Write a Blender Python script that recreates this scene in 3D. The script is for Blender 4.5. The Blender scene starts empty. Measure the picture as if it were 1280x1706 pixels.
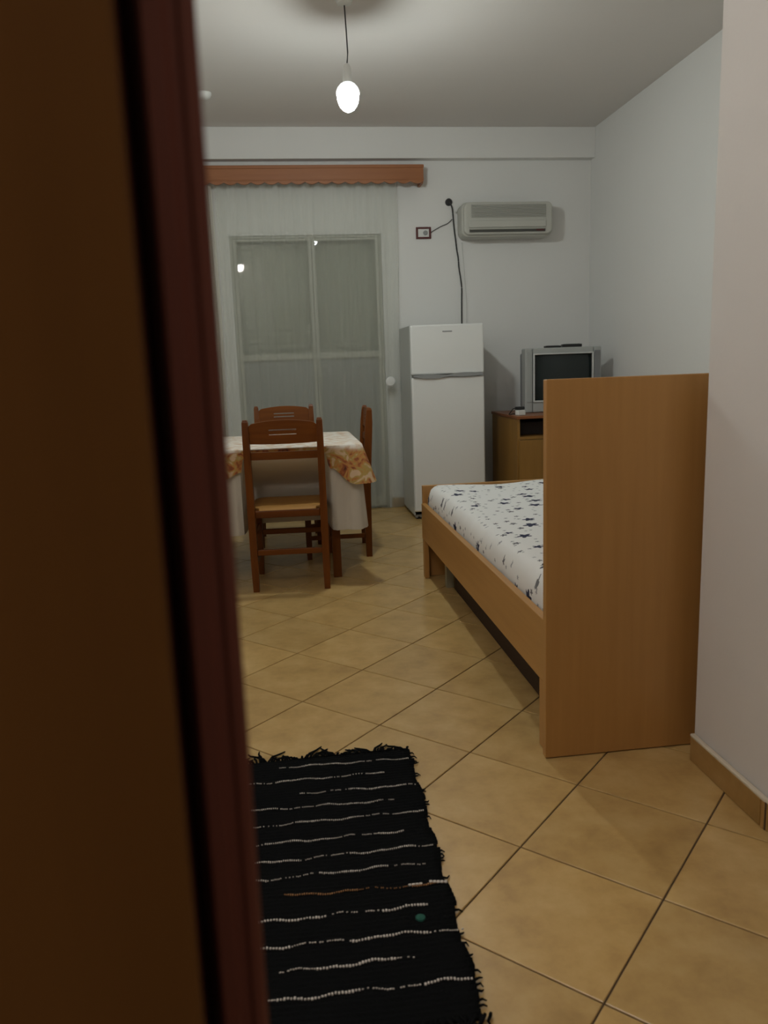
import bpy, bmesh, math, random
from mathutils import Vector, Matrix
random.seed(7)
S = bpy.context.scene
COL = S.collection
PI = math.pi

# ------------------------------------------------------------------ camera
def make_camera():
    f, pi, ro, ya = 1311.5937, 0.1849876, -0.0363716, 0.1223202
    cz = 1.13
    fw = Vector((math.sin(ya)*math.cos(pi), math.cos(ya)*math.cos(pi), -math.sin(pi)))
    r = Vector((math.cos(ya), -math.sin(ya), 0))
    u = r.cross(fw)
    r2 = r*math.cos(ro) + u*math.sin(ro)
    u2 = -r*math.sin(ro) + u*math.cos(ro)
    cam = bpy.data.cameras.new('camera')
    cam.sensor_fit = 'VERTICAL'; cam.sensor_height = 36.0; cam.sensor_width = 27.0
    cam.lens = f/1706*36.0
    cam.clip_start = 0.01
    cam.dof.use_dof = True; cam.dof.focus_distance = 3.6; cam.dof.aperture_fstop = 5.6
    o = bpy.data.objects.new('camera', cam); COL.objects.link(o)
    m = Matrix((( r2.x, u2.x, -fw.x, 0), (r2.y, u2.y, -fw.y, 0), (r2.z, u2.z, -fw.z, cz), (0,0,0,1)))
    o.matrix_world = m
    S.camera = o
make_camera()

# ------------------------------------------------------------------ world, exposure
W = bpy.data.worlds.new('world'); S.world = W; W.use_nodes = True
bg = W.node_tree.nodes['Background']; bg.inputs[0].default_value = (0.02, 0.024, 0.03, 1); bg.inputs[1].default_value = 0.15
S.view_settings.view_transform = 'Standard'; S.view_settings.look = 'None'
S.view_settings.exposure = 0.0; S.view_settings.gamma = 1.0; S.view_settings.use_curve_mapping = False
S.cycles.use_denoising = True
S.cycles.max_bounces = 10; S.cycles.transparent_max_bounces = 16
BULB_STRENGTH = 320.0        # the bare bulb hanging over the table side of the room
ENTRY_STRENGTH = 240.0       # the second bulb, over the entrance
CEIL = 2.84
# unseen fill light, added behind the camera to brighten the door frame
hl = bpy.data.lights.new('added_hall_fill', 'AREA'); hl.shape = 'DISK'; hl.size = 0.25; hl.energy = 6.5; hl.color = (1.0, 0.86, 0.72)
ho = bpy.data.objects.new('added_hall_fill', hl); COL.objects.link(ho); ho.location = (0.32, -0.25, CEIL-0.03)

# ------------------------------------------------------------------ materials
def nt(name):
    m = bpy.data.materials.new(name); m.use_nodes = True
    return m, m.node_tree, m.node_tree.nodes['Principled BSDF']
def rgba(c): return (c[0], c[1], c[2], 1)
def plain(name, col, rough=0.6, metal=0.0, spec=0.5, bump=0.0, bscale=60, var=0.0):
    m, t, b = nt(name)
    b.inputs['Base Color'].default_value = rgba(col)
    b.inputs['Roughness'].default_value = rough
    b.inputs['Metallic'].default_value = metal
    b.inputs['Specular IOR Level'].default_value = spec
    if bump or var:
        tc = t.nodes.new('ShaderNodeTexCoord'); n = t.nodes.new('ShaderNodeTexNoise')
        n.inputs['Scale'].default_value = bscale; n.inputs['Detail'].default_value = 4
        t.links.new(tc.outputs['Object'], n.inputs['Vector'])
        if bump:
            bp = t.nodes.new('ShaderNodeBump'); bp.inputs['Strength'].default_value = bump; bp.inputs['Distance'].default_value = 0.004
            t.links.new(n.outputs['Fac'], bp.inputs['Height']); t.links.new(bp.outputs['Normal'], b.inputs['Normal'])
        if var:
            n2 = t.nodes.new('ShaderNodeTexNoise'); n2.inputs['Scale'].default_value = 1.7; n2.inputs['Detail'].default_value = 3
            t.links.new(tc.outputs['Object'], n2.inputs['Vector'])
            mx = t.nodes.new('ShaderNodeMix'); mx.data_type = 'RGBA'
            mx.inputs[6].default_value = rgba([c*(1-var) for c in col]); mx.inputs[7].default_value = rgba([min(1, c*(1+var)) for c in col])
            t.links.new(n2.outputs['Fac'], mx.inputs[0]); t.links.new(mx.outputs[2], b.inputs['Base Color'])
    return m
def wood(name, c1, c2, rough=0.45, axis='Z', scale=1.0, stretch=0.06, coat=0.0, spec=0.5):
    m, t, b = nt(name)
    tc = t.nodes.new('ShaderNodeTexCoord'); mp = t.nodes.new('ShaderNodeMapping')
    s = {'X': (stretch, 1, 1), 'Y': (1, stretch, 1), 'Z': (1, 1, stretch)}[axis]
    mp.inputs['Scale'].default_value = s
    n = t.nodes.new('ShaderNodeTexNoise'); n.inputs['Scale'].default_value = 38*scale; n.inputs['Detail'].default_value = 6; n.inputs['Roughness'].default_value = 0.6
    n2 = t.nodes.new('ShaderNodeTexNoise'); n2.inputs['Scale'].default_value = 5*scale; n2.inputs['Detail'].default_value = 2
    t.links.new(tc.outputs['Object'], mp.inputs['Vector'])
    t.links.new(mp.outputs['Vector'], n.inputs['Vector']); t.links.new(mp.outputs['Vector'], n2.inputs['Vector'])
    ad = t.nodes.new('ShaderNodeMath'); ad.operation = 'ADD'
    t.links.new(n.outputs['Fac'], ad.inputs[0]); t.links.new(n2.outputs['Fac'], ad.inputs[1])
    r = t.nodes.new('ShaderNodeValToRGB'); r.color_ramp.elements[0].position = 0.35; r.color_ramp.elements[1].position = 0.68
    hf = t.nodes.new('ShaderNodeMath'); hf.operation = 'MULTIPLY'; hf.inputs[1].default_value = 0.5
    t.links.new(ad.outputs[0], hf.inputs[0]); t.links.new(hf.outputs[0], r.inputs['Fac'])
    r.color_ramp.elements[0].color = rgba(c1); r.color_ramp.elements[1].color = rgba(c2)
    t.links.new(r.outputs['Color'], b.inputs['Base Color'])
    b.inputs['Roughness'].default_value = rough; b.inputs['Coat Weight'].default_value = coat; b.inputs['Coat Roughness'].default_value = 0.25
    b.inputs['Specular IOR Level'].default_value = spec
    return m
def tile_material(name, cols, rough, pale=1.0):
    m, t, b = nt(name)
    tc = t.nodes.new('ShaderNodeTexCoord'); oi = t.nodes.new('ShaderNodeObjectInfo')
    va = t.nodes.new('ShaderNodeVectorMath'); va.operation = 'SCALE'; va.inputs['Scale'].default_value = 17
    cb = t.nodes.new('ShaderNodeCombineXYZ'); t.links.new(oi.outputs['Random'], cb.inputs[0]); t.links.new(oi.outputs['Random'], cb.inputs[1])
    t.links.new(cb.outputs[0], va.inputs[0])
    ad = t.nodes.new('ShaderNodeVectorMath'); t.links.new(tc.outputs['Object'], ad.inputs[0]); t.links.new(va.outputs[0], ad.inputs[1])
    n = t.nodes.new('ShaderNodeTexNoise'); n.inputs['Scale'].default_value = 9; n.inputs['Detail'].default_value = 7; n.inputs['Roughness'].default_value = 0.62
    t.links.new(ad.outputs[0], n.inputs['Vector'])
    r = t.nodes.new('ShaderNodeValToRGB'); e = r.color_ramp.elements
    e[0].position = 0.30; e[0].color = rgba(cols[0]); e[1].position = 0.72; e[1].color = rgba(cols[2])
    k = e.new(0.5); k.color = rgba(cols[1])
    t.links.new(n.outputs['Fac'], r.inputs['Fac'])
    hs = t.nodes.new('ShaderNodeHueSaturation')
    mr = t.nodes.new('ShaderNodeMapRange'); mr.inputs['To Min'].default_value = 0.93; mr.inputs['To Max'].default_value = 1.06
    t.links.new(oi.outputs['Random'], mr.inputs['Value']); t.links.new(mr.outputs['Result'], hs.inputs['Value'])
    t.links.new(r.outputs['Color'], hs.inputs['Color']); t.links.new(hs.outputs['Color'], b.inputs['Base Color'])
    n3 = t.nodes.new('ShaderNodeTexNoise'); n3.inputs['Scale'].default_value = 30
    t.links.new(ad.outputs[0], n3.inputs['Vector'])
    bp = t.nodes.new('ShaderNodeBump'); bp.inputs['Strength'].default_value = 0.12; bp.inputs['Distance'].default_value = 0.002
    t.links.new(n3.outputs['Fac'], bp.inputs['Height']); t.links.new(bp.outputs['Normal'], b.inputs['Normal'])
    b.inputs['Roughness'].default_value = rough
    return m
def star_sheet(name):
    """white cotton printed with scattered stars (flat print)"""
    m, t, b = nt(name)
    L = t.links.new
    uv = t.nodes.new('ShaderNodeUVMap'); uv.uv_map = 'UVMap'
    def math_(op, a, c=None):
        n = t.nodes.new('ShaderNodeMath'); n.operation = op
        for i, v in enumerate((a, c)):
            if v is None: continue
            if isinstance(v, (int, float)): n.inputs[i].default_value = v
            else: L(v, n.inputs[i])
        return n.outputs[0]
    def layer(scale, off, rmin, rmax, keep):
        mp = t.nodes.new('ShaderNodeMapping'); mp.inputs['Location'].default_value = (off, off*1.7, 0); mp.inputs['Scale'].default_value = (scale, scale, 1)
        L(uv.outputs[0], mp.inputs['Vector'])
        v = t.nodes.new('ShaderNodeTexVoronoi'); v.voronoi_dimensions = '2D'; v.inputs['Scale'].default_value = 1; v.inputs['Randomness'].default_value = 0.75
        L(mp.outputs[0], v.inputs['Vector'])
        d = t.nodes.new('ShaderNodeVectorMath'); d.operation = 'SUBTRACT'; L(mp.outputs[0], d.inputs[0]); L(v.outputs['Position'], d.inputs[1])
        sp = t.nodes.new('ShaderNodeSeparateXYZ'); L(d.outputs[0], sp.inputs[0])
        sc = t.nodes.new('ShaderNodeSeparateColor'); L(v.outputs['Color'], sc.inputs[0])
        ang = math_('ARCTAN2', sp.outputs[1], sp.outputs[0])
        ang = math_('ADD', ang, math_('MULTIPLY', sc.outputs[0], 6.28))
        c5 = math_('COSINE', math_('MULTIPLY', ang, 5.0))
        shape = math_('ADD', math_('MULTIPLY', c5, 0.24), 0.76)
        rad = math_('ADD', math_('MULTIPLY', sc.outputs[1], rmax-rmin), rmin)
        inside = math_('LESS_THAN', v.outputs['Distance'], math_('MULTIPLY', shape, rad))
        return math_('MULTIPLY', inside, math_('GREATER_THAN', sc.outputs[2], keep))
    a = layer(7.6, 1.1, 0.14, 0.26, 0.45)
    c = layer(13, 5.1, 0.10, 0.22, 0.55)
    e = layer(21, 9.3, 0.12, 0.20, 0.4)
    cur = (0.80, 0.80, 0.78, 1)
    prev = None
    for fac, colr in ((e, (0.36, 0.37, 0.38, 1)), (c, (0.17, 0.17, 0.18, 1)), (a, (0.035, 0.04, 0.075, 1))):
        mx = t.nodes.new('ShaderNodeMix'); mx.data_type = 'RGBA'; mx.inputs[7].default_value = colr
        if prev is None: mx.inputs[6].default_value = cur
        else: L(prev, mx.inputs[6])
        L(fac, mx.inputs[0]); prev = mx.outputs[2]
    L(prev, b.inputs['Base Color']); b.inputs['Roughness'].default_value = 0.85; b.inputs['Specular IOR Level'].default_value = 0.2
    return m
def floral(name):
    """printed cloth: cream ground with a wide orange and brown floral border (attribute 'border')"""
    m, t, b = nt(name); L = t.links.new
    tc = t.nodes.new('ShaderNodeTexCoord')
    n = t.nodes.new('ShaderNodeTexNoise'); n.inputs['Scale'].default_value = 15; n.inputs['Detail'].default_value = 2; n.inputs['Distortion'].default_value = 1.2
    L(tc.outputs['Object'], n.inputs['Vector'])
    r = t.nodes.new('ShaderNodeValToRGB'); e = r.color_ramp.elements; r.color_ramp.interpolation = 'EASE'
    e[0].position = 0.30; e[0].color = (0.07, 0.018, 0.008, 1); e[1].position = 0.66; e[1].color = (0.58, 0.40, 0.25, 1)
    k = e.new(0.42); k.color = (0.28, 0.075, 0.02, 1); k = e.new(0.51); k.color = (0.46, 0.20, 0.05, 1); k = e.new(0.58); k.color = (0.40, 0.27, 0.07, 1)
    L(n.outputs['Fac'], r.inputs['Fac'])
    at = t.nodes.new('ShaderNodeAttribute'); at.attribute_name = 'border'
    n2 = t.nodes.new('ShaderNodeTexNoise'); n2.inputs['Scale'].default_value = 22
    L(tc.outputs['Object'], n2.inputs['Vector'])
    r2 = t.nodes.new('ShaderNodeValToRGB'); r2.color_ramp.elements[0].position = 0.38; r2.color_ramp.elements[0].color = (0.66, 0.50, 0.36, 1); r2.color_ramp.elements[1].position = 0.55; r2.color_ramp.elements[1].color = (0.80, 0.74, 0.66, 1)
    L(n2.outputs['Fac'], r2.inputs['Fac'])
    mx = t.nodes.new('ShaderNodeMix'); mx.data_type = 'RGBA'; L(at.outputs['Fac'], mx.inputs[0]); L(r2.outputs['Color'], mx.inputs[6]); L(r.outputs['Color'], mx.inputs[7])
    L(mx.outputs[2], b.inputs['Base Color']); b.inputs['Roughness'].default_value = 0.8
    return m
def sheer(name, col, opacity):
    m = bpy.data.materials.new(name); m.use_nodes = True; t = m.node_tree; t.nodes.clear(); L = t.links.new
    out = t.nodes.new('ShaderNodeOutputMaterial')
    d = t.nodes.new('ShaderNodeBsdfDiffuse'); d.inputs[0].default_value = rgba(col)
    tl = t.nodes.new('ShaderNodeBsdfTranslucent'); tl.inputs[0].default_value = rgba(col)
    tr = t.nodes.new('ShaderNodeBsdfTransparent')
    a = t.nodes.new('ShaderNodeMixShader'); a.inputs[0].default_value = 0.35; L(d.outputs[0], a.inputs[1]); L(tl.outputs[0], a.inputs[2])
    b = t.nodes.new('ShaderNodeMixShader')
    # weave is denser where the cloth turns edge-on
    lw = t.nodes.new('ShaderNodeLayerWeight'); lw.inputs['Blend'].default_value = 0.35
    mr = t.nodes.new('ShaderNodeMapRange'); mr.inputs['To Min'].default_value = opacity; mr.inputs['To Max'].default_value = min(1, opacity+0.3)
    L(lw.outputs['Facing'], mr.inputs['Value']); L(mr.outputs['Result'], b.inputs[0])
    L(tr.outputs[0], b.inputs[1]); L(a.outputs[0], b.inputs[2]); L(b.outputs[0], out.inputs[0])
    return m
def emission(name, col, st):
    m = bpy.data.materials.new(name); m.use_nodes = True; t = m.node_tree; t.nodes.clear()
    out = t.nodes.new('ShaderNodeOutputMaterial'); e = t.nodes.new('ShaderNodeEmission')
    e.inputs[0].default_value = rgba(col); e.inputs[1].default_value = st; t.links.new(e.outputs[0], out.inputs[0])
    return m
def glass(name):
    m, t, b = nt(name)
    b.inputs['Base Color'].default_value = (0.95, 0.98, 0.97, 1); b.inputs['Roughness'].default_value = 0.02
    b.inputs['Transmission Weight'].default_value = 1; b.inputs['IOR'].default_value = 1.45
    return m

M = {}
M['wall'] = plain('wall_paint', (0.78, 0.78, 0.76), 0.8, bump=0.08, bscale=90, var=0.015, spec=0.25)
M['ceiling'] = plain('ceiling_paint', (0.72, 0.69, 0.66), 0.85, bump=0.05, bscale=90, spec=0.2)
M['wall_dimmed'] = plain('wall_paint_dimmed', (0.69, 0.665, 0.64), 0.8, bump=0.08, bscale=90, var=0.015, spec=0.25)  # same paint as the walls, darkened to offset strong light near the entrance
M['tile'] = tile_material('ceramic_floor_tile', ((0.43, 0.27, 0.098), (0.54, 0.352, 0.132), (0.62, 0.43, 0.185)), 0.30)
M['skirt'] = tile_material('skirting_tile', ((0.30, 0.17, 0.05), (0.38, 0.22, 0.07), (0.45, 0.28, 0.11)), 0.4)
M['grout'] = plain('dark_grout', (0.10, 0.065, 0.035), 0.9)
M['bead'] = plain('pale_grout_bead', (0.66, 0.60, 0.48), 0.7)
M['laminate'] = wood('beech_laminate', (0.41, 0.205, 0.058), (0.50, 0.262, 0.082), 0.42, 'Z', 1.0, 0.05)
M['laminate_rail'] = wood('beech_laminate_lengthwise', (0.41, 0.205, 0.055), (0.50, 0.262, 0.08), 0.42, 'Y', 1.0, 0.05)
M['laminate_edge'] = plain('laminate_edge_band', (0.56, 0.33, 0.14), 0.45)
M['cabinet'] = wood('cabinet_veneer', (0.24, 0.12, 0.024), (0.34, 0.18, 0.04), 0.4, 'Z', 0.7, 0.06)
M['cabinet_top'] = wood('cabinet_red_edge', (0.20, 0.06, 0.018), (0.28, 0.10, 0.03), 0.35, 'X')
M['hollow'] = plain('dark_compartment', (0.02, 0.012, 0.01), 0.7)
M['chair'] = wood('walnut_stained_pine', (0.105, 0.028, 0.004), (0.21, 0.064, 0.008), 0.38, 'Z', 0.8, 0.07, spec=0.22)
M['chair_x'] = wood('walnut_stained_pine_rail', (0.105, 0.028, 0.004), (0.22, 0.068, 0.009), 0.38, 'X', 0.8, 0.07, spec=0.22)
M['rush'] = wood('woven_rush', (0.36, 0.17, 0.035), (0.52, 0.27, 0.065), 0.6, 'X', 1.2, 0.05)
M['pelmet'] = wood('pelmet_wood', (0.28, 0.10, 0.034), (0.39, 0.155, 0.056), 0.5, 'X', 0.6, 0.05)
M['mahogany'] = wood('mahogany_varnish', (0.140, 0.043, 0.031), (0.205, 0.070, 0.050), 0.55, 'Z', 0.7, 0.05, spec=0.3)
M['doorleaf'] = wood('door_leaf_varnish', (0.155, 0.070, 0.019), (0.215, 0.100, 0.028), 0.65, 'Z', 0.35, 0.06, spec=0.12)
M['white'] = plain('white_plastic', (0.72, 0.73, 0.70), 0.45)
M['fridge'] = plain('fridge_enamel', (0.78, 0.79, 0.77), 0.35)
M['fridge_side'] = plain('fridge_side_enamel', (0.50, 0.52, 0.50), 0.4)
M['handle_grey'] = plain('grey_plastic', (0.30, 0.31, 0.31), 0.4)
M['gasket'] = plain('grey_gasket', (0.25, 0.25, 0.24), 0.7)
M['ac'] = plain('ac_plastic', (0.52, 0.52, 0.47), 0.5)
M['ac_grille'] = plain('ac_grille_plastic', (0.42, 0.42, 0.38), 0.6)
M['ac_dark'] = plain('ac_outlet_dark', (0.08, 0.08, 0.07), 0.7)
M['black'] = plain('black_plastic', (0.015, 0.015, 0.016), 0.4)
M['tvsilver'] = plain('silver_plastic', (0.42, 0.44, 0.43), 0.38, metal=0.15)
M['tvrim'] = plain('pale_silver_rim', (0.60, 0.62, 0.61), 0.35, metal=0.1)
M['tvspeaker'] = plain('speaker_grey', (0.24, 0.25, 0.26), 0.6)
M['screen'] = plain('crt_glass', (0.012, 0.020, 0.020), 0.12)
M['darkred'] = plain('dark_red_frame', (0.10, 0.02, 0.018), 0.4)
M['cloth'] = plain('white_cotton', (0.62, 0.58, 0.50), 0.9, bump=0.3, bscale=120)
M['floral'] = floral('floral_print')
M['sheet'] = star_sheet('star_print_sheet')
M['sheer'] = sheer('sheer_voile', (0.72, 0.74, 0.67), 0.36)
M['sheer2'] = sheer('sheer_voile_dense', (0.78, 0.77, 0.68), 0.8)
M['shutter'] = plain('shutter_slat', (0.66, 0.65, 0.52), 0.6)
M['panel'] = plain('grey_door_panel', (0.30, 0.31, 0.29), 0.5)
M['winframe'] = plain('window_frame_grey', (0.47, 0.47, 0.40), 0.5)
M['glass'] = glass('window_glass')
M['rug'] = plain('black_rag_weave', (0.006, 0.0065, 0.007), 0.95, bump=0.8, bscale=160, spec=0.05)
M['rug_white'] = plain('white_weft_yarn', (0.62, 0.57, 0.52), 0.9, bump=0.4, bscale=200)
M['rug_tan'] = plain('tan_weft_yarn', (0.34, 0.17, 0.07), 0.9, bump=0.4, bscale=200)
M['rug_teal'] = plain('teal_scrap', (0.010, 0.085, 0.060), 0.9)
M['bulb'] = emission('bulb_glow', (0.93, 1.0, 0.97), BULB_STRENGTH)
M['bulb_entry'] = emission('entry_bulb_glow', (1.0, 0.94, 0.88), ENTRY_STRENGTH)
M['shoulder'] = emission('bulb_shoulder_glow', (0.97, 1.0, 0.97), 1.3)
M['leg_grey'] = plain('grey_leg_paint', (0.27, 0.24, 0.16), 0.6)
M['under'] = plain('underbed_shade_dark', (0.035, 0.014, 0.006), 0.7)  # near-black colour standing in for shade below the bed
M['cord'] = plain('dark_cord', (0.03, 0.03, 0.03), 0.6)
M['brass'] = plain('hinge_metal', (0.30, 0.22, 0.10), 0.35, metal=0.8)

# ------------------------------------------------------------------ mesh helpers
def box(bm, c, s, rot=None, bev=0.0, seg=2):
    g = bmesh.ops.create_cube(bm, size=1.0)
    vs = g['verts']
    for v in vs: v.co = Vector((v.co.x*s[0], v.co.y*s[1], v.co.z*s[2]))
    if bev > 0:
        es = list({e for v in vs for e in v.link_edges})
        r = bmesh.ops.bevel(bm, geom=es, offset=bev, segments=seg, profile=0.5, affect='EDGES')
        vs = list({v for f in r['faces'] for v in f.verts} | {v for v in vs if v.is_valid})
    mt = Matrix.Translation(Vector(c))
    if rot: mt = mt @ rot
    for v in vs: v.co = mt @ v.co
    return vs
def tube(bm, pts, r, n=10, cap=True, flat=None):
    pts = [Vector(p) for p in pts]
    rr = r if isinstance(r, (list, tuple)) else [r]*len(pts)
    rings = []
    for i, p in enumerate(pts):
        d = (pts[min(i+1, len(pts)-1)] - pts[max(i-1, 0)]).normalized()
        a = d.cross(Vector((0, 0, 1)))
        if a.length < 0.05: a = d.cross(Vector((0, 1, 0)))
        a.normalize(); b = d.cross(a).normalized()
        fl = flat or 1.0
        rings.append([bm.verts.new(p + a*math.cos(2*PI*k/n)*rr[i] + b*math.sin(2*PI*k/n)*rr[i]*fl) for k in range(n)])
    for A, B in zip(rings, rings[1:]):
        for k in range(n): bm.faces.new((A[k], A[(k+1) % n], B[(k+1) % n], B[k]))
    if cap:
        bm.faces.new(rings[0][::-1]); bm.faces.new(rings[-1])
def lathe(bm, prof, c=(0, 0, 0), n=24, axis='Z'):
    c = Vector(c); rings = []
    def P(r, h, a):
        x, y = r*math.cos(a), r*math.sin(a)
        return c + (Vector((x, y, h)) if axis == 'Z' else Vector((x, h, y)) if axis == 'Y' else Vector((h, x, y)))
    for r, h in prof:
        rings.append([bm.verts.new(P(max(r, 1e-5), h, 2*PI*k/n)) for k in range(n)])
    for A, B in zip(rings, rings[1:]):
        for k in range(n): bm.faces.new((A[k], A[(k+1) % n], B[(k+1) % n], B[k]))
    bm.faces.new(rings[0]); bm.faces.new(rings[-1][::-1])
def prism(bm, poly, y0, y1, plane='XZ'):
    """extrude a 2D outline"""
    def P(a, b, h): return Vector((a, h, b)) if plane == 'XZ' else Vector((a, b, h)) if plane == 'XY' else Vector((h, a, b))
    A = [bm.verts.new(P(a, b, y0)) for a, b in poly]; B = [bm.verts.new(P(a, b, y1)) for a, b in poly]
    bm.faces.new(A); bm.faces.new(B[::-1])
    n = len(poly)
    for i in range(n): bm.faces.new((A[i], B[i], B[(i+1) % n], A[(i+1) % n]))
def obj(name, bm, mat, parent=None, smooth=False, angle=None):
    bmesh.ops.recalc_face_normals(bm, faces=bm.faces[:])
    me = bpy.data.meshes.new(name); bm.to_mesh(me); bm.free()
    if smooth:
        for p in me.polygons: p.use_smooth = True
    if angle is not None:
        me.set_sharp_from_angle(angle=math.radians(angle))
    for mm in (mat if isinstance(mat, (list, tuple)) else [mat]): me.materials.append(mm)
    o = bpy.data.objects.new(name, me); COL.objects.link(o)
    if parent: o.parent = parent
    return o
def thing(name, label, cat, loc=(0, 0, 0), rz=0, group=None):
    o = bpy.data.objects.new(name, None); COL.objects.link(o); o.empty_display_size = 0.05
    o.location = loc; o.rotation_euler = (0, 0, rz); o['label'] = label; o['category'] = cat
    if group: o['group'] = group
    return o
def tag(o, label, cat, group=None):
    o['label'] = label; o['category'] = cat
    if group: o['group'] = group
    return o
def struct(o, label=None):
    o['kind'] = 'structure'
    if label: o['label'] = label
    return o
def B(): return bmesh.new()
def part(name, c, s, mat, parent, bev=0.0, rot=None, seg=2):
    bm = B(); box(bm, c, s, rot, bev, seg); return obj(name, bm, mat, parent)

# ------------------------------------------------------------------ room shell
XL, XR, YF, YD0, YD1, YB = -1.15, 2.47, 6.20, 0.36, 0.46, -1.0
# far wall with the balcony-door opening
WX0, WX1, WZ1 = -0.32, 0.815, 2.105
bm = B()
box(bm, ((XL-0.2+WX0)/2, YF+0.1, CEIL/2), (WX0-XL+0.2, 0.2, CEIL))
box(bm, ((WX1+XR+0.2)/2, YF+0.1, CEIL/2), (XR+0.2-WX1, 0.2, CEIL))
box(bm, ((WX0+WX1)/2, YF+0.1, (WZ1+CEIL)/2), (WX1-WX0, 0.2, CEIL-WZ1))
struct(obj('wall_far', bm, M['wall']), 'off-white plaster wall at the far end of the room')
bm = B(); box(bm, (XR+0.1, (1.945+YF)/2, CEIL/2), (0.2, YF-1.945, CEIL))
struct(obj('wall_right', bm, M['wall']), 'off-white side wall behind the bed and television')
bm = B(); box(bm, (XL-0.1, (YB-0.2+YF)/2, CEIL/2), (0.2, YF-YB+0.2, CEIL))
struct(obj('wall_left', bm, M['wall']), 'left side wall hidden behind the open door')
bm = B(); box(bm, ((1.10+XR+0.2)/2, (1.597+1.945)/2, CEIL/2), (XR+0.2-1.10, 0.348, CEIL))
struct(obj('wall_near', bm, M['wall_dimmed']), 'pale wall pier at the right with a tiled skirting')
bm = B(); box(bm, (2.37, (YB+1.597)/2-0.1, CEIL/2), (0.2, 1.597-YB+0.2, CEIL))
struct(obj('wall_entrance', bm, M['wall_dimmed']), 'plain wall closing the entrance area on the right')
# wall with the doorway the picture is taken through
DX0, DX1, DZ = -0.070, 0.80, 2.05
bm = B()
box(bm, ((XL+DX0)/2, (YD0+YD1)/2, CEIL/2), (DX0-XL, YD1-YD0, CEIL))
box(bm, ((DX1+2.27)/2, (YD0+YD1)/2, CEIL/2), (2.27-DX1, YD1-YD0, CEIL))
box(bm, ((DX0+DX1)/2, (YD0+YD1)/2, (DZ+CEIL)/2), (DX1-DX0, YD1-YD0, CEIL-DZ))
struct(obj('wall_doorway', bm, M['wall_dimmed']))
bm = B(); box(bm, ((XL+XR)/2, YB-0.1, CEIL/2), (XR-XL, 0.2, CEIL))
struct(obj('wall_back', bm, M['wall_dimmed']))
bm = B(); box(bm, ((XL+XR)/2, (YB+YF)/2, CEIL+0.1), (XR-XL+0.4, YF-YB+0.4, 0.2))
struct(obj('ceiling', bm, M['ceiling']), 'flat off-white ceiling')
# dropped beam along the far wall
bm = B(); box(bm, ((XL+XR)/2, 6.16, (2.622+CEIL)/2), (XR-XL, 0.08, CEIL-2.622), bev=0.003)
struct(obj('trim_1', bm, M['wall']), 'shallow plaster beam along the top of the far wall')

# floor: grout bed and individually laid diagonal tiles
bm = B(); box(bm, ((XL+XR)/2, (YB+YF)/2, -0.0535), (XR-XL+0.4, YF-YB+0.4, 0.10))
floor = struct(obj('floor', bm, M['grout']), 'beige ceramic tiles laid on the diagonal with thin dark joints')
TS, GAP = 0.33346, 0.0042
ph = math.radians(46.0)
av = Vector((math.cos(ph), math.sin(ph))); bv = Vector((math.sin(ph), -math.cos(ph)))
O2 = Vector((0.50459, 1.16018))
def clip(poly, xmin, xmax, ymin, ymax):
    for ax, lim, sg in ((0, xmin, 1), (0, xmax, -1), (1, ymin, 1), (1, ymax, -1)):
        out = []
        for i in range(len(poly)):
            p, q = poly[i], poly[(i+1) % len(poly)]
            dp, dq = (p[ax]-lim)*sg, (q[ax]-lim)*sg
            if dp >= 0: out.append(p)
            if (dp >= 0) != (dq >= 0): out.append(p + (q-p)*(dp/(dp-dq)))
        poly = out
        if len(poly) < 3: return []
    return poly
def tile_mesh(pts):
    bm = B(); bev = 0.0018; th = 0.0035
    c = sum(pts, Vector((0, 0)))/len(pts)
    n = len(pts)
    low = [bm.verts.new((p.x, p.y, -th)) for p in pts]
    mid = [bm.verts.new((p.x, p.y, -bev*0.6)) for p in pts]
    top = []
    for p in pts:
        d = (c-p); d = d/max(d.length, 1e-6)*bev*1.3
        top.append(bm.verts.new((p.x+d.x, p.y+d.y, 0)))
    for Aa, Bb in ((low, mid), (mid, top)):
        for i in range(n): bm.faces.new((Aa[i], Aa[(i+1) % n], Bb[(i+1) % n], Bb[i]))
    bm.faces.new(top)
    return bm
hs = (TS-GAP)/2
full = [av*(-hs)+bv*(-hs), av*hs+bv*(-hs), av*hs+bv*hs, av*(-hs)+bv*hs]
me_full = None
for i in range(-22, 22):
    for j in range(-22, 22):
        c = O2 + av*((j+0.5)*TS) + bv*((i+0.5)*TS)
        if c.x < XL-0.3 or c.x > XR+0.3 or c.y < YB-0.3 or c.y > YF+0.3: continue
        pts = [c+p for p in full]
        inside = all(XL < p.x < XR and YB < p.y < YF for p in pts)
        if inside:
            if me_full is None:
                o = obj('tile', tile_mesh(full), M['tile'], floor); me_full = o.data
            else:
                o = bpy.data.objects.new('tile', me_full); COL.objects.link(o); o.parent = floor
            o.location = (c.x, c.y, 0)
        else:
            q = clip(pts, XL, XR, YB, YF)
            if len(q) < 3: continue
            area = abs(sum(q[k].x*q[(k+1) % len(q)].y-q[(k+1) % len(q)].x*q[k].y for k in range(len(q))))/2
            if area < 0.002: continue
            o = obj('tile', tile_mesh([p-c for p in q]), M['tile'], floor); o.location = (c.x, c.y, 0)

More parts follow.
